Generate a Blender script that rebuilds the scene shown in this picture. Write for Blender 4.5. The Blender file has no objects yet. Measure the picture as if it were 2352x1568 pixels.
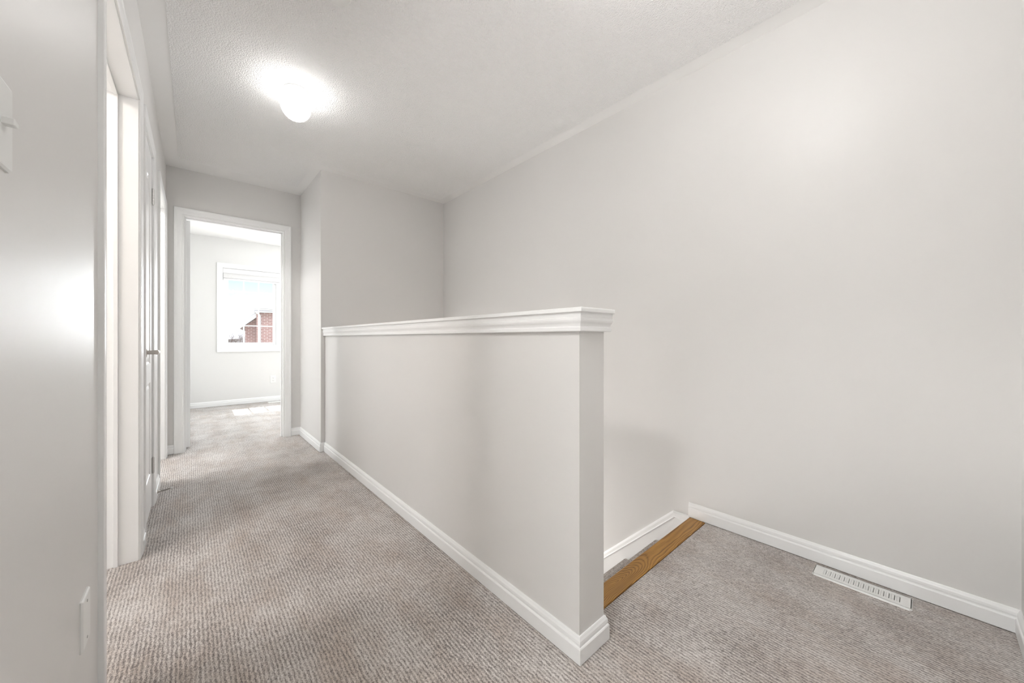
import bpy, bmesh, math, random
from mathutils import Vector, Matrix
random.seed(7)
scn = bpy.context.scene
COL = scn.collection

# ------------------------------------------------------------------ measures (metres)
EYE = 0.982
XR = 2.070            # right wall face
XB, YB = 0.853, 3.459 # bump corner, wall behind the stairs
YF = 4.226            # far wall face
XH, HW, YN = 0.8876, 0.1264, 0.694   # half wall: left face, thickness, near end
YBK = -0.214          # wall behind the camera
H = 2.44
LX, LS = -0.1958, 0.0115             # left wall face: x = LX + LS*y
WT = 0.115
YD = 6.765            # bedroom window wall
BXR = 3.3             # bedroom right wall
BXL = -0.16
def lx(y): return LX + LS*y

# ------------------------------------------------------------------ materials
def new_mat(name):
    m = bpy.data.materials.new(name); m.use_nodes = True
    nt = m.node_tree; b = nt.nodes['Principled BSDF']
    return m, nt, b
def N(nt, t, **kw):
    n = nt.nodes.new(t)
    for k, v in kw.items():
        if k in n.inputs: n.inputs[k].default_value = v
        else: setattr(n, k, v)
    return n
def paint(name, col, rough=0.5, bump=0.0, scale=200., spec=0.5, dist=0.001):
    m, nt, b = new_mat(name)
    b.inputs['Base Color'].default_value = (*col, 1); b.inputs['Roughness'].default_value = rough
    b.inputs['Specular IOR Level'].default_value = spec
    if bump:
        tc = N(nt, 'ShaderNodeTexCoord'); n = N(nt, 'ShaderNodeTexNoise', Scale=scale, Detail=3.)
        bp = N(nt, 'ShaderNodeBump', Strength=bump, Distance=dist)
        nt.links.new(tc.outputs['Object'], n.inputs['Vector'])
        nt.links.new(n.outputs['Fac'], bp.inputs['Height']); nt.links.new(bp.outputs['Normal'], b.inputs['Normal'])
    return m
M = {}
M['wall'] = paint('wall_paint', (0.775, 0.761, 0.745), 0.40, 0.12, 160., 0.45)
M['wall_bed'] = paint('bedroom_paint', (0.80, 0.795, 0.78), 0.5, 0.1, 160.)
M['trim'] = paint('trim_enamel', (0.93, 0.93, 0.925), 0.28, 0.03, 40.)
M['ceil'] = paint('ceiling_paint', (0.92, 0.913, 0.902), 0.75, 0.05, 120.)
M['plastic'] = paint('white_plastic', (0.86, 0.86, 0.845), 0.35, 0.15, 900., 0.5, 0.0003)
M['register'] = paint('register_enamel', (0.85, 0.85, 0.83), 0.35, 0.08, 300., .5, .0003)
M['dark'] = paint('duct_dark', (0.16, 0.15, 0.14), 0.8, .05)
M['slot'] = paint('slot_shadow', (0.12, 0.11, 0.10), 0.6, .05)
M['vinyl'] = paint('window_vinyl', (0.88, 0.88, 0.88), 0.35, .02)
M['blind'] = paint('blind_slats', (0.90, 0.89, 0.89), 0.5, .02)
def metal(name, col, rough):
    m, nt, b = new_mat(name)
    b.inputs['Base Color'].default_value = (*col, 1); b.inputs['Metallic'].default_value = 1
    n = N(nt, 'ShaderNodeTexNoise', Scale=80.); mr = N(nt, 'ShaderNodeMapRange')
    mr.inputs[3].default_value = rough*.85; mr.inputs[4].default_value = rough*1.2
    nt.links.new(n.outputs['Fac'], mr.inputs[0]); nt.links.new(mr.outputs[0], b.inputs['Roughness'])
    return m
M['nickel'] = metal('satin_nickel', (0.52, 0.49, 0.46), 0.32)
M['hinge'] = metal('hinge_steel', (0.70, 0.69, 0.68), 0.35)
M['screw'] = metal('screw_steel', (0.45, 0.44, 0.43), 0.4)

def popcorn():
    m, nt, b = new_mat('popcorn_ceiling')
    b.inputs['Base Color'].default_value = (0.955, 0.95, 0.942, 1); b.inputs['Roughness'].default_value = 0.9
    tc = N(nt, 'ShaderNodeTexCoord')
    n1 = N(nt, 'ShaderNodeTexNoise', Scale=210., Detail=4., Roughness=0.6)
    v = N(nt, 'ShaderNodeTexVoronoi', Scale=150.)
    v.feature = 'SMOOTH_F1'
    mx = N(nt, 'ShaderNodeMath'); mx.operation = 'SUBTRACT'
    bp = N(nt, 'ShaderNodeBump', Strength=0.85, Distance=0.006)
    for t in (n1, v): nt.links.new(tc.outputs['Object'], t.inputs['Vector'])
    nt.links.new(n1.outputs['Fac'], mx.inputs[0]); nt.links.new(v.outputs['Distance'], mx.inputs[1])
    nt.links.new(mx.outputs[0], bp.inputs['Height']); nt.links.new(bp.outputs['Normal'], b.inputs['Normal'])
    return m
M['popcorn'] = popcorn()

def carpet():
    m, nt, b = new_mat('ribbed_carpet')
    L = nt.links.new
    b.inputs['Roughness'].default_value = 1.0; b.inputs['Specular IOR Level'].default_value = 0.05
    b.inputs['Sheen Weight'].default_value = 0.55; b.inputs['Sheen Roughness'].default_value = 0.45; b.inputs['Sheen Tint'].default_value = (.95, .97, 1, 1)
    tc = N(nt, 'ShaderNodeTexCoord')
    sep = N(nt, 'ShaderNodeSeparateXYZ'); L(tc.outputs['Object'], sep.inputs[0])
    # wobble of the rib lines
    nw = N(nt, 'ShaderNodeTexNoise', Scale=28., Detail=2.); L(tc.outputs['Object'], nw.inputs['Vector'])
    ma = N(nt, 'ShaderNodeMath'); ma.operation = 'MULTIPLY_ADD'; ma.inputs[1].default_value = 0.010
    L(nw.outputs['Fac'], ma.inputs[0]); L(sep.outputs['X'], ma.inputs[2])
    ms = N(nt, 'ShaderNodeMath'); ms.operation = 'MULTIPLY'; ms.inputs[1].default_value = 2*math.pi/0.0108
    L(ma.outputs[0], ms.inputs[0])
    sn = N(nt, 'ShaderNodeMath'); sn.operation = 'SINE'; L(ms.outputs[0], sn.inputs[0])
    # yarn speckle, stretched along the ribs
    mp = N(nt, 'ShaderNodeMapping'); mp.inputs['Scale'].default_value = (1, 0.42, 0.42); L(tc.outputs['Object'], mp.inputs['Vector'])
    n1 = N(nt, 'ShaderNodeTexNoise', Scale=360., Detail=4., Roughness=0.8); L(mp.outputs[0], n1.inputs['Vector'])
    n2 = N(nt, 'ShaderNodeTexNoise', Scale=110., Detail=2.); L(mp.outputs[0], n2.inputs['Vector'])
    n3 = N(nt, 'ShaderNodeTexNoise', Scale=3.6, Detail=4., Roughness=0.6); L(tc.outputs['Object'], n3.inputs['Vector'])
    # fac = .5 + .18*sin + 1.5*(n1-.5) + .5*(n2-.5) + .8*(n3-.5)
    def madd(src, k, add):
        q = N(nt, 'ShaderNodeMath'); q.operation = 'MULTIPLY_ADD'; q.inputs[1].default_value = k
        L(src, q.inputs[0])
        if isinstance(add, float): q.inputs[2].default_value = add
        else: L(add, q.inputs[2])
        return q.outputs[0]
    a = madd(sn.outputs[0], 0.20, 0.52 - (2.9+.9+.75)/2)
    a = madd(n1.outputs['Fac'], 2.9, a); h = a
    a = madd(n2.outputs['Fac'], .9, a); a = madd(n3.outputs['Fac'], .75, a)
    cr = N(nt, 'ShaderNodeValToRGB'); L(a, cr.inputs[0])
    e = cr.color_ramp.elements
    e[0].position = 0.08; e[0].color = (0.15, 0.118, 0.097, 1)
    e[1].position = 0.95; e[1].color = (0.92, 0.875, 0.835, 1)
    e2 = cr.color_ramp.elements.new(0.36); e2.color = (0.42, 0.365, 0.328, 1)
    e3 = cr.color_ramp.elements.new(0.60); e3.color = (0.68, 0.625, 0.58, 1)
    n4 = N(nt, 'ShaderNodeTexNoise', Scale=7., Detail=5., Roughness=0.7); L(mp.outputs[0], n4.inputs['Vector'])
    cr4 = N(nt, 'ShaderNodeValToRGB'); L(n4.outputs['Fac'], cr4.inputs[0])
    cr4.color_ramp.elements[0].position = .34; cr4.color_ramp.elements[0].color = (.80, .735, .68, 1)
    cr4.color_ramp.elements[1].position = .56; cr4.color_ramp.elements[1].color = (1, 1, 1, 1)
    mm = N(nt, 'ShaderNodeMix'); mm.data_type = 'RGBA'; mm.blend_type = 'MULTIPLY'; mm.inputs[0].default_value = 1.0
    L(cr.outputs[0], mm.inputs[6]); L(cr4.outputs[0], mm.inputs[7]); L(mm.outputs[2], b.inputs['Base Color'])
    bp = N(nt, 'ShaderNodeBump', Strength=0.6, Distance=0.004); L(h, bp.inputs['Height']); L(bp.outputs['Normal'], b.inputs['Normal'])
    return m
M['carpet'] = carpet()

def oak():
    m, nt, b = new_mat('golden_oak'); L = nt.links.new
    b.inputs['Roughness'].default_value = 0.38
    tc = N(nt, 'ShaderNodeTexCoord'); mp = N(nt, 'ShaderNodeMapping')
    mp.inputs['Scale'].default_value = (1.0, 3.6, 3.6); mp.inputs['Location'].default_value = (-1.235, -3.6*.826, 0.)
    L(tc.outputs['Object'], mp.inputs['Vector'])
    w = N(nt, 'ShaderNodeTexWave', Scale=16., Distortion=1.6, Detail=3.0); w.wave_type = 'RINGS'; w.rings_direction = 'Z'
    w.inputs['Detail Scale'].default_value = 0.35
    sx = N(nt, 'ShaderNodeSeparateXYZ'); L(mp.outputs[0], sx.inputs[0])
    ax = N(nt, 'ShaderNodeMath'); ax.operation = 'ABSOLUTE'; L(sx.outputs['X'], ax.inputs[0])
    mr = N(nt, 'ShaderNodeMapRange'); mr.interpolation_type = 'SMOOTHSTEP'; mr.inputs[2].default_value = .34; mr.inputs[4].default_value = .20; L(ax.outputs[0], mr.inputs[0])
    mq = N(nt, 'ShaderNodeMapping'); mq.inputs['Scale'].default_value = (4.5, 10., 10.); L(tc.outputs['Object'], mq.inputs['Vector'])
    nq = N(nt, 'ShaderNodeTexNoise', Scale=1.0, Detail=2.); L(mq.outputs[0], nq.inputs['Vector'])
    yq = N(nt, 'ShaderNodeMath'); yq.operation = 'MULTIPLY_ADD'; yq.inputs[1].default_value = .22; L(nq.outputs['Fac'], yq.inputs[0])
    yo = N(nt, 'ShaderNodeMath'); yo.operation = 'SUBTRACT'; yo.inputs[1].default_value = .11; L(sx.outputs['Y'], yo.inputs[0]); L(yo.outputs[0], yq.inputs[2])
    cx = N(nt, 'ShaderNodeCombineXYZ'); L(mr.outputs[0], cx.inputs['X']); L(yq.outputs[0], cx.inputs['Y'])
    L(cx.outputs[0], w.inputs['Vector'])
    pw = N(nt, 'ShaderNodeMath'); pw.operation = 'POWER'; pw.inputs[1].default_value = .55; L(w.outputs['Fac'], pw.inputs[0])
    mp2 = N(nt, 'ShaderNodeMapping'); mp2.inputs['Scale'].default_value = (14., 260., 260.); L(tc.outputs['Object'], mp2.inputs['Vector'])
    n = N(nt, 'ShaderNodeTexNoise', Scale=1.0, Detail=4.); L(mp2.outputs[0], n.inputs['Vector'])
    mp3 = N(nt, 'ShaderNodeMapping'); mp3.inputs['Scale'].default_value = (5., 26., 26.); L(tc.outputs['Object'], mp3.inputs['Vector'])
    n3 = N(nt, 'ShaderNodeTexNoise', Scale=1.0, Detail=2.); L(mp3.outputs[0], n3.inputs['Vector'])
    q = N(nt, 'ShaderNodeMath'); q.operation = 'MULTIPLY_ADD'; q.inputs[1].default_value = 0.42; L(pw.outputs[0], q.inputs[0])
    q2 = N(nt, 'ShaderNodeMath'); q2.operation = 'MULTIPLY'; q2.inputs[1].default_value = 0.42; L(n.outputs['Fac'], q2.inputs[0])
    q3 = N(nt, 'ShaderNodeMath'); q3.operation = 'MULTIPLY_ADD'; q3.inputs[1].default_value = 0.40; L(n3.outputs['Fac'], q3.inputs[0]); L(q2.outputs[0], q3.inputs[2]); L(q3.outputs[0], q.inputs[2])
    cr = N(nt, 'ShaderNodeValToRGB'); L(q.outputs[0], cr.inputs[0])
    e = cr.color_ramp.elements
    e[0].position = 0.38; e[0].color = (0.15, 0.060, 0.007, 1)
    e[1].position = 0.88; e[1].color = (0.42, 0.215, 0.042, 1)
    k = cr.color_ramp.elements.new(0.62); k.color = (0.32, 0.15, 0.023, 1)
    L(cr.outputs[0], b.inputs['Base Color'])
    bp = N(nt, 'ShaderNodeBump', Strength=0.15, Distance=0.001); L(q.outputs[0], bp.inputs['Height']); L(bp.outputs[0], b.inputs['Normal'])
    return m
M['oak'] = oak()

def brick():
    m, nt, b = new_mat('red_brick'); L = nt.links.new
    b.inputs['Roughness'].default_value = 0.9
    tc = N(nt, 'ShaderNodeTexCoord'); sp = N(nt, 'ShaderNodeSeparateXYZ'); cb = N(nt, 'ShaderNodeCombineXYZ')
    L(tc.outputs['Object'], sp.inputs[0])
    ad = N(nt, 'ShaderNodeMath'); ad.operation = 'ADD'; L(sp.outputs['X'], ad.inputs[0]); L(sp.outputs['Y'], ad.inputs[1])
    L(ad.outputs[0], cb.inputs['X']); L(sp.outputs['Z'], cb.inputs['Y'])
    t = N(nt, 'ShaderNodeTexBrick', Scale=1.0); L(cb.outputs[0], t.inputs['Vector'])
    t.inputs['Color1'].default_value = (0.36, 0.18, 0.165, 1); t.inputs['Color2'].default_value = (0.29, 0.14, 0.13, 1)
    t.inputs['Mortar'].default_value = (0.58, 0.46, 0.43, 1); t.inputs['Mortar Size'].default_value = 0.010
    t.inputs['Brick Width'].default_value = 0.215; t.inputs['Row Height'].default_value = 0.075
    L(t.outputs['Color'], b.inputs['Base Color'])
    return m
M['brick'] = brick()
M['shingle'] = paint('grey_shingles', (0.30, 0.30, 0.33), 0.9, .6, 9., .3, .02)
M['shingle2'] = paint('pale_shingles', (0.46, 0.45, 0.47), 0.9, .6, 9., .3, .02)
M['fascia'] = paint('white_fascia', (0.78, 0.78, 0.80), 0.5, .02)
M['siding'] = paint('grey_siding', (0.40, 0.39, 0.42), 0.7, .2, 6.)
M['bark'] = paint('tree_bark', (0.20, 0.16, 0.15), 0.9, .5, 30., .3, .01)
M['grass'] = paint('lawn', (0.27, 0.26, 0.21), 0.95, .5, 20., .2, .02)
M['rubber'] = paint('rubber_tip', (0.80, 0.80, 0.79), 0.6, .02)
def glass():
    m, nt, b = new_mat('window_glass'); L = nt.links.new
    nt.nodes.remove(b); out = nt.nodes['Material Output']
    tr = N(nt, 'ShaderNodeBsdfTransparent'); gl = N(nt, 'ShaderNodeBsdfGlossy', Roughness=0.02); mx = N(nt, 'ShaderNodeMixShader')
    fr = N(nt, 'ShaderNodeValue'); fr.outputs[0].default_value = .05; ns = N(nt, 'ShaderNodeTexNoise', Scale=3.); bp = N(nt, 'ShaderNodeBump', Strength=.02)
    L(ns.outputs['Fac'], bp.inputs['Height']); L(bp.outputs[0], gl.inputs['Normal'])
    L(fr.outputs[0], mx.inputs[0]); L(tr.outputs[0], mx.inputs[1]); L(gl.outputs[0], mx.inputs[2]); L(mx.outputs[0], out.inputs[0])
    return m
M['glass'] = glass()
def lampmat(name, strength, col=(1, .99, .978)):
    m, nt, b = new_mat(name)
    b.inputs['Base Color'].default_value = (.9, .9, .9, 1); b.inputs['Roughness'].default_value = .3
    b.inputs['Emission Color'].default_value = (*col, 1); b.inputs['Emission Strength'].default_value = strength
    n = N(nt, 'ShaderNodeTexNoise', Scale=4.); mr = N(nt, 'ShaderNodeMapRange'); mr.inputs[3].default_value = .25; mr.inputs[4].default_value = .35
    nt.links.new(n.outputs['Fac'], mr.inputs[0]); nt.links.new(mr.outputs[0], b.inputs['Roughness'])
    return m

# ------------------------------------------------------------------ mesh helpers
def link(name, bm, mats, parent=None, smooth=False, bevel=0.0, recalc=True):
    if recalc: bmesh.ops.recalc_face_normals(bm, faces=bm.faces[:])
    me = bpy.data.meshes.new(name); bm.to_mesh(me); bm.free()
    if not isinstance(mats, (list, tuple)): mats = [mats]
    for m in mats: me.materials.append(m)
    if smooth:
        for p in me.polygons: p.use_smooth = True
    o = bpy.data.objects.new(name, me); COL.objects.link(o)
    if parent: o.parent = parent; o.matrix_parent_inverse = parent.matrix_world.inverted()
    if bevel:
        md = o.modifiers.new('bevel', 'BEVEL'); md.width = bevel; md.segments = 2; md.limit_method = 'ANGLE'
    return o
def empty(name, loc=(0, 0, 0)):
    o = bpy.data.objects.new(name, None); COL.objects.link(o); o.location = loc; o.empty_display_size = .1
    bpy.context.view_layer.update(); return o
def tag(o, label, cat, group=None):
    o['label'] = label; o['category'] = cat
    if group: o['group'] = group
    return o
def struct(o): o['kind'] = 'structure'; return o
def box(bm, x0, x1, y0, y1, z0, z1, f=None, mi=0):
    P = [(x0,y0,z0),(x1,y0,z0),(x1,y1,z0),(x0,y1,z0),(x0,y0,z1),(x1,y0,z1),(x1,y1,z1),(x0,y1,z1)]
    if f: P = [f(*p) for p in P]
    v = [bm.verts.new(p) for p in P]
    for q in ((0,3,2,1),(4,5,6,7),(0,1,5,4),(1,2,6,5),(2,3,7,6),(3,0,4,7)):
        fc = bm.faces.new([v[i] for i in q]); fc.material_index = mi
    return v
def cyl(bm, p, q, r0, r1=None, n=16, caps=True):
    r1 = r0 if r1 is None else r1
    p, q = Vector(p), Vector(q); d = (q-p).normalized()
    a = d.orthogonal().normalized(); b = d.cross(a)
    A = [bm.verts.new(p + (a*math.cos(2*math.pi*i/n) + b*math.sin(2*math.pi*i/n))*r0) for i in range(n)]
    B = [bm.verts.new(q + (a*math.cos(2*math.pi*i/n) + b*math.sin(2*math.pi*i/n))*r1) for i in range(n)]
    for i in range(n): bm.faces.new((A[i], A[(i+1) % n], B[(i+1) % n], B[i]))
    if caps: bm.faces.new(A[::-1]); bm.faces.new(B)
def lathe(bm, c, prof, n=48):
    rings = []
    for r, z in prof:
        rings.append([bm.verts.new((c[0]+r*math.cos(2*math.pi*i/n), c[1]+r*math.sin(2*math.pi*i/n), c[2]+z)) for i in range(n)] if r > 1e-6
                     else [bm.verts.new((c[0], c[1], c[2]+z))])
    for a, b in zip(rings, rings[1:]):
        for i in range(n):
            j = (i+1) % n
            if len(a) == 1 and len(b) > 1: bm.faces.new((a[0], b[i], b[j]))
            elif len(b) == 1 and len(a) > 1: bm.faces.new((a[i], a[j], b[0]))
            elif len(a) > 1: bm.faces.new((a[i], a[j], b[j], b[i]))
def offsets(path, closed=False):
    """mitre vector at each path point, on the right-hand side of travel"""
    n = len(path); out = []
    def nrm(a, b):
        d = Vector((b[0]-a[0], b[1]-a[1])).normalized(); return Vector((d.y, -d.x))
    for i in range(n):
        ns = []
        if i > 0 or closed: ns.append(nrm(path[i-1], path[i]))
        if i < n-1 or closed: ns.append(nrm(path[i], path[(i+1) % n]))
        if len(ns) == 1: out.append(ns[0])
        else:
            s = ns[0]+ns[1]; out.append(s/(s.dot(ns[0])))
    return out
def sweep(bm, path, prof, f=None, closed=False):
    """profile [(offset, height)] swept along a 2-D path with mitred corners"""
    f = f or (lambda a, b, h: (a, b, h))
    off = offsets(path, closed)
    R = [[bm.verts.new(f(p[0]+m.x*o, p[1]+m.y*o, h)) for o, h in prof] for p, m in zip(path, off)]
    k = len(prof); n = len(path)
    for i in range(n if closed else n-1):
        a, b = R[i], R[(i+1) % n]
        for j in range(k): bm.faces.new((a[j], a[(j+1) % k], b[(j+1) % k], b[j]))
    if not closed: bm.faces.new(R[0]); bm.faces.new(R[-1][::-1])
def wallgrid(bm, f, ss, zs, holes, thick):
    """slab in (s, z) with rectangular holes [(s0,s1,z0,z1)]; f(s, depth, z) -> world; faces at depth 0 and thick"""
    def hole(i, j):
        sc = (ss[i]+ss[i+1])/2; zc = (zs[j]+zs[j+1])/2
        return any(a < sc < b and c < zc < d for a, b, c, d in holes)
    ss = sorted(set(ss) | {h[0] for h in holes if h[0] > min(ss)} | {h[1] for h in holes if h[1] < max(ss)})
    zs = sorted(set(zs) | {h[2] for h in holes if h[2] > min(zs)} | {h[3] for h in holes if h[3] < max(zs)})
    V = {}
    def v(i, j, k):
        key = (i, j, k)
        if key not in V: V[key] = bm.verts.new(f(ss[i], thick if k else 0., zs[j]))
        return V[key]
    ns, nz = len(ss)-1, len(zs)-1
    for i in range(ns):
        for j in range(nz):
            if hole(i, j): continue
            bm.faces.new((v(i,j,0), v(i+1,j,0), v(i+1,j+1,0), v(i,j+1,0)))
            bm.faces.new((v(i,j,1), v(i,j+1,1), v(i+1,j+1,1), v(i+1,j,1)))
            for (di, dj, a, b) in ((-1,0,(i,j),(i,j+1)), (1,0,(i+1,j+1),(i+1,j)), (0,-1,(i+1,j),(i,j)), (0,1,(i,j+1),(i+1,j+1))):
                I, J = i+di, j+dj
                if I < 0 or J < 0 or I >= ns or J >= nz or hole(I, J):
                    bm.faces.new((v(*a,0), v(*a,1), v(*b,1), v(*b,0)))
def BM(): return bmesh.new()

# frames: (along, out-of-wall, z) -> world
FL = lambda s, o, z: (lx(s)+o, s, z)                 # left wall, out = +x
FF = lambda s, o, z: (s, YF-o, z)                    # far wall, out = -y

# ------------------------------------------------------------------ walls
D0 = (-.13, .62); D1 = (1.503, 2.304); D2 = (2.548, 2.985); D3 = (3.455, 4.098); D4 = (-0.029, 0.699)
DH = 2.035
bm = BM(); wallgrid(bm, lambda s, d, z: FL(s, -d, z), [YBK, YF+WT], [0, H],
    [(D0[0]-.019, D0[1]+.019, -1, DH+.019), (D1[0]-.019, D1[1]+.019, -1, DH+.019), (D2[0]-.019, D2[1]+.019, -1, DH+.019), (D3[0]-.019, D3[1]+.019, -1, DH+.019)], WT)
struct(link('wall_left', bm, M['wall']))
bm = BM(); wallgrid(bm, lambda s, d, z: (s, YF+d, z), [lx(YF), XB+WT], [0, H], [(D4[0]-.019, D4[1]+.019, -1, DH+.019)], WT)
struct(link('wall_far', bm, M['wall']))
bm = BM(); box(bm, XB, XB+.115, YB+.115, YF, 0, H); struct(link('wall_bump', bm, M['wall']))
W5 = (1.25, 1.90, -2.0, -.55)  # unseen window opening, added to light the stairwell
bm = BM(); wallgrid(bm, lambda s, d, z: (s, YB+d, z), [XB, XR], [-2.75, H], [W5], .115); struct(link('wall_stairwell', bm, M['wall']))
bm = BM(); box(bm, XR, XR+.14, YBK, YB+.115, -2.75, H); struct(link('wall_right', bm, M['wall']))
bm = BM(); box(bm, -2.1, XR+.14, YBK-.12, YBK, -.25, H); struct(link('wall_back', bm, M['wall']))
bm = BM(); box(bm, XH, XH+HW, YN, YB, -2.75, 1.012); struct(link('wall_half', bm, M['wall']))
# lower part of the stairwell
bm = BM(); box(bm, XH, XR+.14, .55, .66, -2.75, -.25); struct(link('wall_under_landing', bm, M['wall']))
bm = BM(); box(bm, XH, XR+.14, .55, YB+.115, -2.85, -2.75); struct(link('floor_lower', bm, M['carpet']))
# side rooms behind the left wall
bm = BM()
box(bm, -2.0, lx(.95)-WT, .93, 1.03, 0, H); box(bm, -2.0, lx(2.4)-WT-.0, 2.38, 2.45, 0, H); box(bm, -2.0, lx(3.2)-WT, 3.15, 3.25, 0, H)
box(bm, -2.0, BXL-.1, YF+.35, YF+.45, 0, H)
struct(link('wall_side_rooms', bm, M['wall_bed']))
WW = [(-.05, .80, .55, 2.05), (3.40, 4.30, .55, 2.05), (1.20, 2.20, .55, 2.05)]  # unseen; the first and last are added to bring in fill light
bm = BM(); wallgrid(bm, lambda s, d, z: (-2.0-d, s, z), [YBK, YD], [0, H], WW, .14); struct(link('wall_outer_left', bm, M['wall_bed']))
# bedroom
W1 = (0.353, 1.790, 0.835, 2.025)      # window opening x0 x1 z0 z1
bm = BM(); wallgrid(bm, lambda s, d, z: (s, YD+d, z), [BXL-.1, BXR+.1], [-.25, H], [W1], .16); struct(link('wall_bedroom_window', bm, M['wall_bed']))
W2 = (4.75, 6.35, 0.60, 2.05)
bm = BM(); wallgrid(bm, lambda s, d, z: (BXR+d, s, z), [YF+WT, YD], [0, H], [W2], .14); struct(link('wall_bedroom_right', bm, M['wall_bed']))
bm = BM(); box(bm, BXL-.1, BXL, YF+WT, YD, 0, H); struct(link('wall_bedroom_left', bm, M['wall_bed']))
bm = BM(); box(bm, XB+WT, BXR+.14, YF+.0, YF+WT, 0, H); struct(link('wall_bedroom_near', bm, M['wall_bed']))

# ------------------------------------------------------------------ floor and ceiling
bm = BM()
def slab(x0, x1, y0, y1): box(bm, x0, x1, y0, y1, -.25, 0)
slab(-2.1, XH, YBK-.1, YD); slab(XH, BXR+.14, YF, YD); slab(XB, XH, YB, YF)
slab(XH, XR, YBK-.1, YN); slab(XH+HW, XR, YN, .770); 
struct(link('floor', bm, M['carpet']))
bm = BM(); box(bm, -2.1, BXR+.2, YBK-.1, YD+.16, H, H+.15)
def poly(bm, pts, z0, z1, mi):
    a = [bm.verts.new((x, y, z0)) for x, y in pts]; b = [bm.verts.new((x, y, z1)) for x, y in pts]
    n = len(pts); fs = [bm.faces.new(a), bm.faces.new(b[::-1])]
    for i in range(n): fs.append(bm.faces.new((a[i], b[i], b[(i+1) % n], a[(i+1) % n])))
    for f in fs: f.material_index = mi
e = .092
poly(bm, [(lx(0)+.1, YBK+e), (XR-e, YBK+e), (XR-e, YB-e), (XB-.075, YB-e), (XB-.075, YF-.22), (lx(YF)+.085, YF-.22)], H-.003, H+.001, 1)
struct(link('ceiling', bm, [M['ceil'], M['popcorn']]))

# ------------------------------------------------------------------ mouldings
BASE = [(0,.003),(.0135,.003),(.0135,.048),(.0118,.0515),(.0092,.0525),(.0090,.0560),(.0098,.0600),(.0088,.0680),(.0060,.0735),(.0052,.0760),(.0035,.0790),(0,.0790)]
def baseboard(name, path):
    bm = BM(); sweep(bm, path, BASE); o = link(name, bm, M['trim']); return struct(o)
baseboard('baseboard_stair', [(D4[1]+.07, YF), (XB, YF), (XB, YB), (XH, YB), (XH, YN), (XH+HW, YN), (XH+HW, .770)])
baseboard('baseboard_right', [(XR, .861), (XR, YBK), (lx(YBK), YBK)])
baseboard('baseboard_left', [(lx(.695), .695), (lx(1.433), 1.433)])
baseboard('baseboard_left', [(lx(2.376), 2.376), (lx(2.476), 2.476)])
baseboard('baseboard_left', [(lx(3.057), 3.057), (lx(3.383), 3.383)])
baseboard('baseboard_far', [(lx(4.17), 4.170), (lx(YF), YF), (D4[0]-.07, YF)])
baseboard('baseboard_bedroom', [(BXL, YF+WT), (BXL, YD), (BXR, YD), (BXR, YF+WT)])
# cap of the half wall
bm = BM()
sweep(bm, [(XH, YB), (XH, YN), (XH+HW, YN), (XH+HW, YB)],
      [(-.05,1.0034),(.0155,1.0034),(.0168,1.0060),(.0168,1.0150),(.0150,1.0175),(.0148,1.0200),(.0165,1.0260),(.0200,1.0330),(.0212,1.0380),(.0212,1.0440),(.0190,1.0452),(.0205,1.0612),(-.05,1.0612)])
o = link('trim_1', bm, M['trim']); struct(o)
bm = BM(); t = .0285; box(bm, XH-t, XH+HW+.0225, YN-t, YB, 1.0612, 1.0750)
struct(link('trim_2', bm, M['trim'], bevel=.002))

CAS = [(0.005,0),(.005,.0070),(.010,.0085),(.015,.0066),(.020,.0090),(.048,.0105),(.052,.0118),(.057,.0124),(.066,.0124),(.069,.0108),(.069,0)]
def casing(parent, f, d, side=1, top=DH):
    bm = BM()
    path = [(d[1], 0), (d[1], top), (d[0], top), (d[0], 0)]   # right-hand side of travel = outwards
    sweep(bm, path, CAS, f=lambda a, b, h: f(a, h*side, b))
    return link('casing', bm, M['trim'], parent)
def jambs(parent, f, d, depth0, depth1, stop):
    """f(s, depth, z): depth measured out of the wall (negative = into it)"""
    bm = BM(); T = .019
    box(bm, d[0]-T, d[0], -depth1, -depth0, 0, DH+T, f); box(bm, d[1], d[1]+T, -depth1, -depth0, 0, DH+T, f)
    box(bm, d[0], d[1], -depth1, -depth0, DH, DH+T, f)
    link('jamb', bm, M['trim'], parent)
    if stop:
        bm = BM(); a, b = stop; T = .010
        box(bm, d[0], d[0]+T, -b, -a, 0, DH, f); box(bm, d[1]-T, d[1], -b, -a, 0, DH, f); box(bm, d[0]+T, d[1]-T, -b, -a, DH-T, DH, f)
        link('door_stop_moulding', bm, M['trim'], parent, bevel=.001)

d0 = struct(empty('added_doorway', FL(.24, 0, 0))); casing(d0, FL, D0); jambs(d0, FL, D0, -.001, WT+.001, (.060, .074))  # unseen doorway behind the camera, added to let fill light in
d1 = struct(empty('door_1', FL(1.9, 0, 0))); casing(d1, FL, D1); jambs(d1, FL, D1, -.001, WT+.001, (.060, .074))
d2 = struct(empty('door_2', FL(2.77, 0, 0))); casing(d2, FL, D2); jambs(d2, FL, D2, -.001, WT+.001, (.042, .075))
d3 = struct(empty('door_3', FL(3.78, 0, 0))); casing(d3, FL, D3); jambs(d3, FL, D3, -.001, WT+.001, (.055, .085))
d4 = struct(empty('door_4', (.335, YF, 0))); casing(d4, FF, D4); jambs(d4, FF, D4, -.001, WT+.001, (.040, .075))
casing(d4, lambda s, o, z: (s, YF+WT+o, z), D4)

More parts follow.
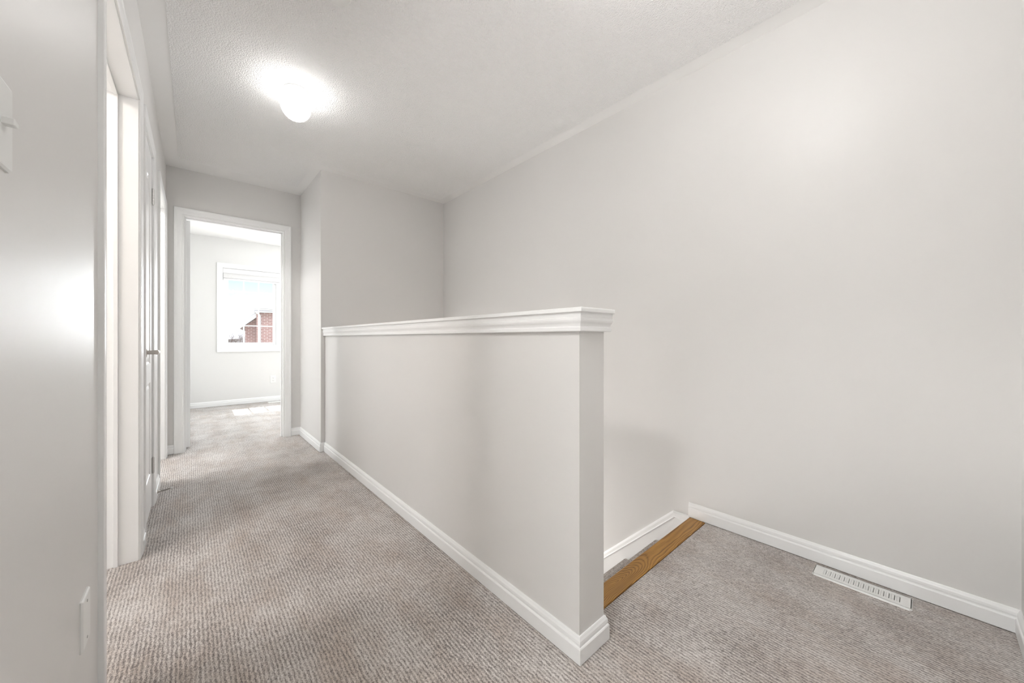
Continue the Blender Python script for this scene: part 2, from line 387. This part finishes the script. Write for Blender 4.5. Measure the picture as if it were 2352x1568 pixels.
# panelled door leaves
def leaf(name, parent, f, s0, s1, z0, z1, thick, panels, mirror_back=True):
    bm = BM()
    outer = [(s0, z0), (s1, z0), (s1, z1), (s0, z1)]
    def face(depth, sgn):
        ov = [bm.verts.new(f(a, depth, b)) for a, b in outer]
        edges = [bm.edges.new((ov[i], ov[(i+1) % 4])) for i in range(4)]
        for pn in panels:
            off = offsets(pn, True)
            # make sure the offset points inwards
            cx = sum(p[0] for p in pn)/len(pn); cy = sum(p[1] for p in pn)/len(pn)
            s = 1 if (Vector((cx, cy))-Vector(pn[0])).dot(off[0]) > 0 else -1
            rings = []
            for w, dp in ((0,0),(.003,-.003),(.012,-.007),(.016,-.007),(.030,-.003),(.034,-.0025)):
                rings.append([bm.verts.new(f(p[0]+s*m.x*w, depth+sgn*dp, p[1]+s*m.y*w)) for p, m in zip(pn, off)])
            n = len(pn)
            for r, q in zip(rings, rings[1:]):
                for i in range(n): bm.faces.new((r[i], r[(i+1) % n], q[(i+1) % n], q[i]))
            bm.faces.new(rings[-1])
            for i in range(n):
                ed = bm.edges.get((rings[0][i], rings[0][(i+1) % n])); edges.append(ed)
        bmesh.ops.triangle_fill(bm, use_beauty=True, use_dissolve=False, edges=edges)
        return ov
    a = face(0, 1); b = face(-thick, -1)
    for i in range(4): bm.faces.new((a[i], a[(i+1) % 4], b[(i+1) % 4], b[i]))
    return link(name, bm, M['trim'], parent)
def rectp(a, b, c, d): return [(a, c), (b, c), (b, d), (a, d)]
def archp(a, b, c, d, rise):
    p = [(a, c), (b, c), (b, d-rise)]
    for i in range(1, 12):
        t = i/12; x = b+(a-b)*t; p.append((x, d-rise + rise*math.sin(math.pi*t)))
    p.append((a, d-rise)); return p
s0, s1 = D2[0]+.003, D2[1]-.003
lf = leaf('door_leaf', d2, lambda s, o, z: FL(s, o-.002, z), s0, s1, .012, DH-.003, .035,
          [rectp(s0+.085, s1-.085, .215, .735), archp(s0+.085, s1-.085, .84, 1.87, .09)])
# lever handle
bm = BM(); hy, hz = s0+.036, .911; hx = lx(hy)-.002
cyl(bm, (hx, hy, hz), (hx+.007, hy, hz), .027, .026, 28); cyl(bm, (hx+.007, hy, hz), (hx+.011, hy, hz), .026, .019, 28)
cyl(bm, (hx+.010, hy, hz), (hx+.046, hy, hz), .0095, .0105, 20)
sec = []
for k in range(9):
    t = k/8; yy = hy-.012+.118*t; hh = .0115-.002*t; ww = .0075; xx = hx+.046+.004*math.sin(math.pi*t)-.004*t
    sec.append([bm.verts.new((xx+ww*math.cos(a), yy, hz+hh*math.sin(a))) for a in [2*math.pi*i/14 for i in range(14)]])
for a, b in zip(sec, sec[1:]):
    for i in range(14): bm.faces.new((a[i], a[(i+1) % 14], b[(i+1) % 14], b[i]))
bm.faces.new(sec[0]); bm.faces.new(sec[-1][::-1])
h = link('door_handle', bm, M['nickel'], lf, smooth=False); h['label'] = 'satin nickel lever handle'
for zc in (1.808, .243):
    bm = BM(); hy = s1+.0015; hx = lx(hy)+.0045
    for k in range(5): cyl(bm, (hx, hy, zc-.045+.018*k+.0012), (hx, hy, zc-.045+.018*k+.0168), .0058, None, 14)
    cyl(bm, (hx, hy, zc-.048), (hx, hy, zc+.048), .0035, None, 10)
    box(bm, hx-.0065, hx-.0052, hy-.018, hy-.002, zc-.044, zc+.044)
    q = link('hinge', bm, M['hinge'], lf); q['label'] = 'steel hinge with knuckle joints'
# bedroom door standing open into the bedroom, seen on edge
s0 = YF+WT+.012
FO = lambda s, o, z: (D4[0]+.036+o, s, z)
lf = leaf('door_leaf', d4, FO, s0, s0+.72, .012, DH-.004, .035,
          [rectp(s0+.11, s0+.61, .215, .735), archp(s0+.11, s0+.61, .84, 1.87, .11)])
for zc in (1.80, 1.02, .24):
    bm = BM(); cyl(bm, (D4[0]-.004, s0-.006, zc-.045), (D4[0]-.004, s0-.006, zc+.045), .006, None, 12); link('hinge', bm, M['hinge'], lf)

# ------------------------------------------------------------------ stairs
RUN, RISE = .200, .2
st = tag(empty('staircase', (1.54, .86, -.1)), 'carpeted staircase going down behind the half wall with golden oak top nosing', 'staircase')
X0, X1 = XH+HW+.001, XR-.016
bm = BM()
ny0, ny1 = .774, .857
prof = [(ny0, -.018), (ny0, -.0005), (ny0+.003, .0015), (ny1-.006, .0015), (ny1-.001, -.002), (ny1+.001, -.007), (ny1-.001, -.013), (ny1-.006, -.018)]
A = [bm.verts.new((X0, y, z)) for y, z in prof]; B = [bm.verts.new((XR-.0145, y, z)) for y, z in prof]
for i in range(len(prof)):
    j = (i+1) % len(prof); bm.faces.new((A[i], A[j], B[j], B[i]))
bm.faces.new(A[::-1]); bm.faces.new(B)
o = link('nosing', bm, M['oak'], st); o['label'] = 'golden oak nosing board at the top step'
bm = BM(); box(bm, X0, X1, .740, .825, -.25, -.0185); link('riser', bm, M['carpet'], st)
NS = 12
for k in range(1, NS+1):
    z = -RISE*k; y0 = .825+RUN*(k-1); y1 = y0+RUN+.030
    bm = BM(); r = .014
    pr = [(y0, z-.04), (y0, z)] + [(y1-r+r*math.sin(a), z-r+r*math.cos(a)) for a in [math.pi*i/8 for i in range(9)]] + [(y1-.03, z-.028), (y1-.030, z-RISE), (y0, z-RISE)]
    A = [bm.verts.new((X0, y, zz)) for y, zz in pr]; B = [bm.verts.new((X1, y, zz)) for y, zz in pr]
    for i in range(len(pr)):
        j = (i+1) % len(pr); bm.faces.new((A[i], A[j], B[j], B[i]))
    bm.faces.new(A[::-1]); bm.faces.new(B)
    link('step', bm, M['carpet'], st)
# skirt board on the right wall
bm = BM()
sy0, sy1 = .9415, 3.40; m = -.952
zt = lambda y: .003 + m*(y-sy0)
pr = [(.858, -.20), (.858, -.030), (sy0-.005, -.030), (sy1, zt(sy1)-.042), (sy1, zt(sy1)-.50)]
A = [bm.verts.new((XR-.0145, y, z)) for y, z in pr]; B = [bm.verts.new((XR-.0006, y, z)) for y, z in pr]
for i in range(len(pr)):
    j = (i+1) % len(pr); bm.faces.new((A[i], A[j], B[j], B[i]))
bm.faces.new(A[::-1]); bm.faces.new(B)
link('skirt_board', bm, M['trim'], st)
bm = BM()
sweep(bm, [(.858, -.030), (sy0-.006, -.030), (sy1, zt(sy1)-.042)][::-1], [(0,0),(0,.0155),(.004,.0165),(.007,.013),(.010,.0120),(.022,.0105),(.028,.0085),(.033,.006),(.033,0)],
      f=lambda a, b, h: (XR-.0006-h, a, b))
link('skirt_cap', bm, M['trim'], st)

# ------------------------------------------------------------------ fittings
def globe_light(loc, label, strength, r=.078, name='globe'):
    x, y = loc
    t = tag(empty('ceiling_light', (x, y, H)), label, 'ceiling light')
    bm = BM(); z = H if not (lx(0) < x < XR-e and y < YF-.22) else H-.003
    lathe(bm, (x, y, z), [(0,0),(.0605,0),(.0625,-.003),(.0625,-.009),(.0585,-.012),(.056,-.014),(.0545,-.030),(.0525,-.033),(0,-.033)])
    b = link('base', bm, M['plastic'], t, smooth=False); b['label'] = 'white fitter base with set screw'
    for i in range(3):
        a = math.radians(-125+120*i); bm = BM()
        cyl(bm, (x+.054*math.cos(a), y+.054*math.sin(a), z-.024), (x+.060*math.cos(a), y+.060*math.sin(a), z-.024), .0028, None, 10); link('set_screw', bm, M['screw'], b)
    bm = BM(); c = z-.030-.066
    prof = [(0, c-r)] 
    prof = [(r*1.0*math.sin(a), -r*math.cos(a)) for a in [math.pi*i/28 for i in range(25)]]
    prof = [(p, q) for p, q in prof if not (q > 0 and p < .050)] + [(.049, .066)]
    lathe(bm, (x, y, c), prof, 48)
    g = link(name, bm, lampmat('lit_opal_glass', strength), t, smooth=True); g['label'] = 'lit opal glass globe'
    return t
GL = 9.
globe_light((.470, 2.445), 'lit round opal globe ceiling light on white base above the hallway', GL)
globe_light((1.02, .42), 'opal globe ceiling light above the landing in front of the right wall', 32.)
globe_light((-1.1, 1.7), 'opal globe ceiling light in the warm side room', 80.)
bpy.data.materials['lit_opal_glass.002'].node_tree.nodes['Principled BSDF'].inputs['Emission Color'].default_value = (1, .90, .83, 1)
globe_light((-.95, .25), 'unseen opal globe light added for fill in the side room beside the camera', 152.)  # added fill lamp, shines out through the doorway behind the camera
globe_light((-1.1, 3.75), 'unseen opal globe light added for fill in the far side room', 168.)  # added lamp, unseen, brightens the far end of the hall

# bedroom flush light
t = tag(empty('ceiling_light', (1.25, 5.45, H)), 'large lit flush dome light on the bedroom ceiling seen through the doorway', 'ceiling light')
bm = BM(); lathe(bm, (1.25, 5.45, H), [(0,0),(.19,0),(.19,-.02),(.175,-.025),(0,-.025)], 40); link('base', bm, M['plastic'], t)
bm = BM(); lathe(bm, (1.25, 5.45, H-.025), [(.17,0),(.168,-.02),(.15,-.045),(.11,-.068),(.06,-.08),(0,-.084)], 40); link('dome', bm, lampmat('lit_dome_glass', 6.), t, smooth=True)

# smoke detector, only its rim shows at the top edge
t = tag(empty('smoke_detector', (.458, 1.61, H)), 'round white smoke detector on the textured ceiling at the top edge', 'smoke detector')
bm = BM(); lathe(bm, (.458, 1.61, H-.003), [(0,0),(.066,0),(.066,-.012),(.060,-.016),(.057,-.030),(.050,-.036),(0,-.038)], 40); link('body', bm, M['plastic'], t)
bm = BM(); lathe(bm, (.458, 1.61, H-.041), [(0,0),(.016,0),(.015,-.003),(0,-.004)], 24); link('test_button', bm, M['plastic'], t)

# light switch on the left wall
def plate(bm, f, c, z, w, h, t, r=.004):
    """rounded bevelled plate centred at (c, z) in wall frame f"""
    rings = []
    for ins, dp in ((0,0),(0,t*.45),(.0025,t*.9),(.0045,t)):
        rg = []
        for sx, sz, a0 in ((1,1,0),(-1,1,90),(-1,-1,180),(1,-1,270)):
            for k in range(4):
                a = math.radians(a0+30*k); rr = max(r-ins*.5, .001)
                rg.append(bm.verts.new(f(c+sx*(w/2-ins-rr)+rr*math.cos(a), dp, z+sz*(h/2-ins-rr)+rr*math.sin(a))))
        rings.append(rg)
    n = 16
    for a, b in zip(rings, rings[1:]):
        for i in range(n): bm.faces.new((a[i], a[(i+1) % n], b[(i+1) % n], b[i]))
    bm.faces.new(rings[0][::-1]); bm.faces.new(rings[-1])
t = tag(empty('light_switch', FL(.795, 0, 1.264)), 'white toggle light switch plate cut off by the left edge', 'light switch')
bm = BM(); plate(bm, FL, .795, 1.264, .070, .115, .0055); link('cover_plate', bm, M['plastic'], t)
bm = BM(); v = box(bm, .786, .801, .004, .0165, 1.2590, 1.2690, FL)
# toggle tips upwards-outwards
for i in (1, 2): v[i].co.z += .0015
for i in (5, 6): v[i].co.z -= .0020
link('toggle', bm, M['plastic'], t, bevel=.0015)
# blank wall plate low on the left wall
t = tag(empty('blank_wall_plate', FL(1.27, 0, .34)), 'blank white wall plate with two screws low on the left wall', 'wall plate')
bm = BM(); plate(bm, FL, 1.272, .340, .074, .115, .0062, .002); link('cover_plate', bm, M['plastic'], t)
for dz in (-.0415, .0415):
    bm = BM(); p = FL(1.272, .006, .340+dz); cyl(bm, p, (p[0]+.0010, p[1], p[2]), .0034, .0028, 12); link('screw', bm, M['screw'], t)
# spring door stop on the baseboard between the closet and the next doorway
t = tag(empty('spring_door_stop', FL(3.125, .013, .040)), 'small metal spring door stop sticking out of the left baseboard', 'door stop')
p0 = Vector(FL(3.125, .0125, .040))
bm = BM(); cyl(bm, p0, p0+Vector((.004, 0, 0)), .012, .011, 16); cyl(bm, p0+Vector((.004, 0, 0)), p0+Vector((.014, 0, 0)), .008, .0055, 16); link('mount', bm, M['nickel'], t)
bm = BM(); pts = [p0+Vector((.010+.052*i/180, .0042*math.cos(i*.6), .0042*math.sin(i*.6)+.006*(i/180)**2)) for i in range(181)]
for a, b in zip(pts, pts[1:]): cyl(bm, a, b, .0013, None, 5, False)
link('spring', bm, M['nickel'], t)
bm = BM(); e1 = pts[-1]; e1.y = p0.y; e1.z = p0.z+.006
cyl(bm, e1-Vector((.002, 0, 0)), e1+Vector((.010, 0, .001)), .0062, .0052, 14); q = link('tip', bm, M['rubber'], t)

# floor register by the right wall
def register(x0, x1, y0, y1, label, n, frac=.46):
    t = tag(empty('floor_register', ((x0+x1)/2, (y0+y1)/2, 0)), label, 'floor vent', None)
    long_y = (y1-y0) > (x1-x0)
    L = (y1-y0) if long_y else (x1-x0); Wd = (x1-x0) if long_y else (y1-y0)
    f = (lambda a, d, b: (x0+b, y0+a, .0065-d)) if long_y else (lambda a, d, b: (x0+a, y0+b, .0065-d))
    e0, e1 = L*.105, L*.895; pitch = (e1-e0)/n; c0, c1 = Wd*.27, Wd*.73
    holes = [(e0+pitch*i+pitch*.12, e0+pitch*(i+1)-pitch*.22, c0, c1) for i in range(n)]
    bm = BM(); ch = .008; wallgrid(bm, f, [.003, L-.003], [.003, Wd-.003], holes, .002)
    # turned-down rim
    sweep(bm, [(ch, 0), (0, ch), (0, Wd-ch), (ch, Wd), (L-ch, Wd), (L, Wd-ch), (L, ch), (L-ch, 0)][::1],
          [(0,.0065),(.0030,0),(.0050,0),(.0050,.0020),(.002,.0065)], f=lambda a, b, h: f(a, h, b), closed=True)
    link('plate', bm, M['register'], t)
    bm = BM()
    for a, b, c, d in holes:
        vs = [bm.verts.new(f(*p)) for p in ((a-.0004, .0005, c), (b-.0005, -.0004, c), (b-.0005, -.0004, d), (a-.0004, .0005, d))]
        # louvre blade curls down into the slot
        w = [bm.verts.new(f(p[0], p[1], p[2])) for p in ((a+.0020, .0060, c), (a+.0020, .0060, d))]
        m1 = [bm.verts.new(f(p[0], p[1], p[2])) for p in ((a+.0028, .0020, c), (a+.0028, .0020, d))]
        bm.faces.new((vs[1], vs[2], m1[1], m1[0])); bm.faces.new((m1[0], m1[1], w[1], w[0]))
        bm.verts.remove(vs[0]); bm.verts.remove(vs[3])
    o = link('louvre', bm, M['register'], t); md = o.modifiers.new('s', 'SOLIDIFY'); md.thickness = .0008
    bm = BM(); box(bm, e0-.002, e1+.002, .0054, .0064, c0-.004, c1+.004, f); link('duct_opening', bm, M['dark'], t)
    return t
register(1.944, 2.033, .028, .312, 'white floor register with louvres in the carpet beside the right baseboard', 16)
register(.90, 1.20, 6.60, 6.70, 'faint floor register under the bedroom window', 16)
# outlet in the bedroom
FD = lambda s, o, z: (s, YD-o, z)
t = tag(empty('wall_outlet', FD(.985, 0, .340)), 'white duplex outlet low on the bedroom wall under the window', 'outlet')
bm = BM(); plate(bm, FD, .985, .343, .078, .118, .0055); link('cover_plate', bm, M['plastic'], t)
for dz in (.020, -.020):
    bm = BM(); plate(bm, lambda s, o, z: FD(s, o+.005, z), .985, .343+dz, .033, .028, .002, .008); r = link('receptacle', bm, M['plastic'], t)
    bm = BM(); box(bm, .977, .979, .0068, .0074, .340+dz, .350+dz, FD); box(bm, .991, .993, .0068, .0074, .340+dz, .349+dz, FD); box(bm, .983, .987, .0068, .0074, .333+dz, .337+dz, FD); link('slots', bm, M['slot'], r)

# ------------------------------------------------------------------ bedroom window
w = struct(empty('window_1', (1.07, YD, .8)))
x0, x1, z0, z1 = W1
bm = BM(); sweep(bm, [(x1, z0), (x0, z0), (x0, z1), (x1, z1)][::-1], [(p, q) for p, q in [(-.004,0),(-.004,.009),(.004,.011),(.010,.0095),(.040,.013),(.046,.016),(.054,.016),(.054,0)]],
                f=lambda a, b, h: (a, YD-h, b), closed=True)
link('casing', bm, M['trim'], w)
bm = BM()
def ring(bm, a, b, c, d, wd, y0, y1):
    box(bm, a, a+wd, y0, y1, c, d); box(bm, b-wd, b, y0, y1, c, d); box(bm, a+wd, b-wd, y0, y1, c, c+wd); box(bm, a+wd, b-wd, y0, y1, d-wd, d)
ring(bm, x0, x1, z0, z1, .014, YD-.001, YD+.085); link('sill_liner', bm, M['trim'], w)
xm = (x0+x1)/2
bm = BM(); ring(bm, x0+.014, x1-.014, z0+.014, z1-.014, .028, YD+.070, YD+.145); box(bm, xm-.035, xm+.035, YD+.070, YD+.145, z0+.042, z1-.042); link('frame', bm, M['vinyl'], w)
SG = []
for a, b in ((x0+.042, xm-.035), (xm+.035, x1-.042)):
    bm = BM(); ring(bm, a, b, z0+.042, z1-.042, .040, YD+.085, YD+.125); s = link('sash', bm, M['vinyl'], w, bevel=.003)
    ga, gb, gc, gd = a+.040, b-.040, z0+.082, z1-.082
    bm = BM(); box(bm, ga, gb, YD+.105, YD+.109, gc, gd); link('pane', bm, M['glass'], s)
    bm = BM()
    for k in (1, 2): xx = ga+(gb-ga)*k/3; box(bm, xx-.009, xx+.009, YD+.098, YD+.104, gc, gd)
    for k in (1, 2, 3): zz = gc+(gd-gc)*k/4; box(bm, ga, gb, YD+.0985, YD+.1035, zz-.009, zz+.009)
    link('muntins', bm, M['vinyl'], s)
    bm = BM(); box(bm, b-.10, b-.055, YD+.060, YD+.072, z0+.016, z0+.030); cyl(bm, (b-.06, YD+.062, z0+.022), (b-.02, YD+.058, z0+.034), .004); link('crank', bm, M['vinyl'], s)
bl = tag(empty('window_blind', (xm, YD+.03, z1)), 'white slatted blind raised to the top of the bedroom window', 'window blind')
bm = BM(); box(bm, x0+.016, x1-.016, YD+.012, YD+.020, z1-.085, z1-.016); link('valance', bm, M['blind'], bl, bevel=.003)
bm = BM(); box(bm, x0+.018, x1-.018, YD+.022, YD+.060, z1-.060, z1-.016); link('headrail', bm, M['blind'], bl)
bm = BM()
for k in range(12): zz = z1-.066-.0075*k; box(bm, x0+.022, x1-.022, YD+.024, YD+.062, zz-.0064, zz)
link('slats', bm, M['blind'], bl)
bm = BM(); box(bm, x0+.022, x1-.022, YD+.024, YD+.062, z1-.182, z1-.160); link('bottom_rail', bm, M['blind'], bl, bevel=.002)
bm = BM(); cyl(bm, (x0+.05, YD+.018, z1-.18), (x0+.05, YD+.018, z1-.62), .0022, None, 8); link('wand', bm, M['vinyl'], bl)
# second bedroom window (unseen, added to brighten the bedroom)
w2 = struct(empty('window_2', (BXR, 5.55, .6)))
y0, y1, z0, z1 = W2
def FR(s, o, z): return (BXR-o, s, z)
bm = BM(); sweep(bm, [(y1, z0), (y0, z0), (y0, z1), (y1, z1)][::-1], [(-.004,0),(-.004,.009),(.04,.013),(.054,.016),(.054,0)], f=lambda a, b, h: FR(a, h, b), closed=True); link('casing', bm, M['trim'], w2)
bm = BM(); wallgrid(bm, lambda s, d, z: (BXR+.05+d, s, z), [y0, y1], [z0, z1], [(y0+.05, (y0+y1)/2-.03, z0+.05, z1-.05), ((y0+y1)/2+.03, y1-.05, z0+.05, z1-.05)], .05); link('frame', bm, M['vinyl'], w2)
bm = BM(); box(bm, BXR+.073, BXR+.077, y0+.05, y1-.05, z0+.05, z1-.05); link('pane', bm, M['glass'], w2)

for i, (y0, y1, z0, z1) in enumerate(WW):  # unseen; all but the far room's window are added for fill light
    w3 = struct(empty('window_%d' % (3+i), (-2, (y0+y1)/2, z0)))
    bm = BM(); sweep(bm, [(y1, z0), (y0, z0), (y0, z1), (y1, z1)][::-1], [(-.004,0),(-.004,.009),(.04,.013),(.054,.016),(.054,0)], f=lambda a, b, h: (-2.0+h, a, b), closed=True); link('casing', bm, M['trim'], w3)
    bm = BM(); wallgrid(bm, lambda s, d, z: (-2.05-d, s, z), [y0, y1], [z0, z1], [(y0+.05, y1-.05, z0+.05, z1-.05)], .05); link('frame', bm, M['vinyl'], w3)
    bm = BM(); box(bm, -2.077, -2.073, y0+.05, y1-.05, z0+.05, z1-.05); link('pane', bm, M['glass'], w3)
for i, (q, yy, sg) in enumerate(((W5, YB, 1),)):  # added stairwell window, unseen, there to bring light up the stairs
    a0, a1, z0, z1 = q
    w5 = struct(empty('window_%d' % (6+i), ((a0+a1)/2, yy, z0)))
    bm = BM(); sweep(bm, [(a1, z0), (a0, z0), (a0, z1), (a1, z1)][::-1], [(-.004,0),(-.004,.009),(.04,.013),(.054,.016),(.054,0)], f=lambda a, b, h: (a, yy-sg*h, b), closed=True); link('casing', bm, M['trim'], w5)
    bm = BM(); wallgrid(bm, lambda s, d, z: (s, yy+sg*(.04+d), z), [a0, a1], [z0, z1], [(a0+.05, a1-.05, z0+.05, z1-.05)], .05); link('frame', bm, M['vinyl'], w5)
    bm = BM(); box(bm, a0+.05, a1-.05, *sorted((yy+sg*.063, yy+sg*.067)), z0+.05, z1-.05); link('pane', bm, M['glass'], w5)
# ------------------------------------------------------------------ outside
GZ = -2.9
bm = BM(); box(bm, -40, 60, YD+.4, 90, GZ-.2, GZ); o = struct(link('ground', bm, M['grass']))
HY = 22.0   # gable wall of the brick house
bh = tag(empty('brick_house', (6, HY, GZ)), 'red brick house with a white roof edge seen through the bedroom window', 'house')
xw = 2.05; xp = 6.9; ze = 1.60; sl = .86; oh = .21
bm = BM()
gp = [(xw, GZ), (2*xp-xw, GZ), (2*xp-xw, ze), (xp, ze+(xp-xw)*sl), (xw, ze)]
A = [bm.verts.new((x, HY, z)) for x, z in gp]; B = [bm.verts.new((x, HY+6.5, z)) for x, z in gp]
for i in range(5): bm.faces.new((A[i], A[(i+1) % 5], B[(i+1) % 5], B[i]))
bm.faces.new(A[::-1]); bm.faces.new(B); link('wall', bm, M['brick'], bh)
def slope_slab(bm, y0, y1, za, zb):
    for sg in (-1, 1):
        xa = xw-oh if sg < 0 else 2*xp-xw+oh
        z0_ = ze-oh*sl; z1_ = ze+(xp-xw)*sl
        P = [(xa, y0, z0_+za), (xp, y0, z1_+za), (xp, y1, z1_+za), (xa, y1, z0_+za)]
        a = [bm.verts.new(p) for p in P]; b = [bm.verts.new((p[0], p[1], p[2]-za+zb)) for p in P]
        bm.faces.new(a); bm.faces.new(b)
        for i in range(4): bm.faces.new((a[i], a[(i+1) % 4], b[(i+1) % 4], b[i]))
bm = BM(); slope_slab(bm, HY-.25, HY+6.9, .14, .30); link('roof', bm, M['shingle2'], bh)
bm = BM(); slope_slab(bm, HY-.30, HY-.25, .02, .25); link('fascia', bm, M['fascia'], bh)
bm = BM(); slope_slab(bm, HY-.25, HY+6.8, .02, .13); link('soffit', bm, M['siding'], bh)
# projecting bay with its own eave, gutter and downspout
bx = 2.52; by = HY-1.5
bm = BM(); box(bm, bx, 6.2, by, HY-.31, GZ, 2.17); link('bay_wall', bm, M['brick'], bh)
bm = BM()
P = [(bx-.10, by-.25, 2.36), (6.5, by-.25, 2.36), (6.5, HY-.31, 2.36), (bx-.10, HY-.31, 2.36), (bx+.9, HY-.31, 2.95), (6.0, HY-.31, 2.95)]
v = [bm.verts.new(p) for p in P]
for q in ((0,1,5,4),(0,4,3),(1,2,5),(2,3,4,5),(0,3,2,1)): bm.faces.new([v[i] for i in q])
link('bay_roof', bm, M['shingle'], bh)
bm = BM(); box(bm, bx-.08, 6.5, by-.23, HY-.31, 2.20, 2.355); link('eave', bm, M['siding'], bh)
bm = BM(); box(bm, bx-.12, 6.5, by-.33, by-.23, 2.34, 2.42); box(bm, bx-.06, 6.5, by-.26, by-.2305, 2.17, 2.23); link('gutter', bm, M['fascia'], bh)
bm = BM(); cyl(bm, (bx+.13, by-.05, 2.05), (bx+.13, by-.05, GZ), .035, None, 10); cyl(bm, (bx+.13, by-.05, 2.05), (bx-.02, by-.27, 2.18), .035, None, 10); link('downspout', bm, M['fascia'], bh)
piv = Vector((xw, HY, 0)); bh.location = piv - Matrix.Rotation(-.125, 3, 'Z') @ (piv - bh.location); bh.rotation_euler.z = -.125
# neighbour with grey roof further off, on the left
nb = tag(empty('neighbour_house', (-2, 37, GZ)), 'distant low house with a grey hipped roof left of the brick house', 'house')
bm = BM(); box(bm, -6.6, 3.5, 37, 45, GZ, 1.0); link('wall', bm, M['siding'], nb)
bm = BM()
a = [bm.verts.new(p) for p in ((-7, 36.5, .40), (3.0, 36.5, .95), (4.4, 45.5, .90), (-7, 45.5, .90))]; r1 = bm.verts.new((-3, 40, 2.2)); r2 = bm.verts.new((2.9, 40, 2.2))
bm.faces.new(a[::-1]); bm.faces.new((a[0], a[1], r2, r1)); bm.faces.new((a[1], a[2], r2)); bm.faces.new((a[2], a[3], r1, r2)); bm.faces.new((a[3], a[0], r1)); link('roof', bm, M['shingle'], nb)
# bare tree
tr = tag(empty('bare_tree', (2.35, 32, GZ)), 'bare leafless tree in front of the grey roof outside', 'tree')
random.seed(11)
bm = BM()
def branch(p, d, r, L_, lev):
    n = 4; pts = [p.copy()]; q = p.copy(); dd = d.copy()
    for i in range(n):
        dd = (dd+Vector((random.uniform(-.18,.18), random.uniform(-.18,.18), random.uniform(-.05,.15)))).normalized(); q = q+dd*L_/n; pts.append(q.copy())
    for i in range(n): cyl(bm, pts[i], pts[i+1], r*(1-.12*i), r*(1-.12*(i+1)), 6 if lev < 2 else 4, False)
    if lev < 4:
        for k in range(4 if lev else 6):
            i = random.randint(1, n); a = random.uniform(0, 2*math.pi); u = dd.orthogonal().normalized(); v_ = dd.cross(u)
            nd = (dd*.75+(u*math.cos(a)+v_*math.sin(a))*.65).normalized(); branch(pts[i], nd, r*.48, L_*.66, lev+1)
branch(Vector((2.35, 32, GZ)), Vector((0, 0, 1)), .16, 2.3, 0)
link('trunk_and_branches', bm, M['bark'], tr)

# ------------------------------------------------------------------ world, sun, daylight
wd = bpy.data.worlds.new('sky'); scn.world = wd; wd.use_nodes = True; nt = wd.node_tree
bg = nt.nodes['Background']; tc = N(nt, 'ShaderNodeTexCoord'); sp = N(nt, 'ShaderNodeSeparateXYZ'); cr = N(nt, 'ShaderNodeValToRGB')
nt.links.new(tc.outputs['Generated'], sp.inputs[0]); nt.links.new(sp.outputs['Z'], cr.inputs[0]); nt.links.new(cr.outputs[0], bg.inputs[0])
cr.color_ramp.elements.new(.08); cr.color_ramp.elements.new(.13); cr.color_ramp.elements.new(.28)
for e_, (ps, c_) in zip(cr.color_ramp.elements, ((.02, (.42, .42, .42)), (.08, (.30, .345, .355)), (.13, (.215, .30, .32)), (.28, (.52, .60, .66)), (.60, (.85, .93, 1.)))):
    e_.position = ps; e_.color = (*c_, 1)
bg.inputs[1].default_value = 2.2
def light(name, kind, loc, rot, **kw):
    l = bpy.data.lights.new(name, kind)
    for k, v in kw.items(): setattr(l, k, v)
    o = bpy.data.objects.new(name, l); COL.objects.link(o); o.location = loc; o.rotation_euler = rot; return o
sd = Vector((0.0, -1, -1.80)).normalized()
o = light('sun', 'SUN', (0, 12, 12), (0, 0, 0), energy=6., angle=.009, color=(1, .97, .92)); o.rotation_euler = sd.to_track_quat('-Z', 'Y').to_euler()
# added area lamps as daylight: the bedroom window and the unseen side window
o = light('window_daylight', 'AREA', (xm+.385, YD+.22, 1.42), (math.radians(-90), 0, 0), energy=56., shape='RECTANGLE', size=.60, size_y=1.0, color=(.93, .97, 1))
o = light('side_window_fill', 'AREA', (BXR+.3, 5.55, 1.35), (0, math.radians(90), 0), energy=16., shape='RECTANGLE', size=1.4, size_y=1.5, color=(.93, .97, 1))
light('landing_window_fill', 'AREA', (-2.35, .37, 1.35), (0, math.radians(-90), 0), energy=14., shape='RECTANGLE', size=1.4, size_y=1.2, color=(1, .985, .965))  # added fill lamp outside a made-up window
light('middle_window_fill', 'AREA', (-2.35, 1.70, 1.35), (0, math.radians(-90), 0), energy=10., shape='RECTANGLE', size=1.4, size_y=1.1, color=(1, .97, .94))  # added soft fill for the half wall, through a made-up window
light('far_window_daylight', 'AREA', (-2.35, 3.85, 1.35), (0, math.radians(-90), 0), energy=10., shape='RECTANGLE', size=1.4, size_y=1.1, color=(1, .99, .975))

light('stair_window_fill', 'AREA', (1.575, YB+.35, -1.25), (math.radians(-90), 0, 0), energy=75., shape='RECTANGLE', size=.8, size_y=1.5, color=(1, .99, .975))  # added lamp lifting the stairwell brightness from an invented window

# ------------------------------------------------------------------ camera and colour
cam = bpy.data.cameras.new('camera'); co = bpy.data.objects.new('camera', cam); COL.objects.link(co)
co.location = (0, 0, EYE); co.rotation_euler = (math.radians(90), 0, -.7244)
cam.sensor_width = 36; cam.lens = 36*838/2352; cam.shift_y = -(784-776.8)/2352
cam.clip_start = .01; cam.clip_end = 300
scn.camera = co
scn.view_settings.view_transform = 'Standard'; scn.view_settings.look = 'None'
scn.view_settings.gamma = 1; scn.view_settings.use_curve_mapping = False; scn.view_settings.exposure = 0.69
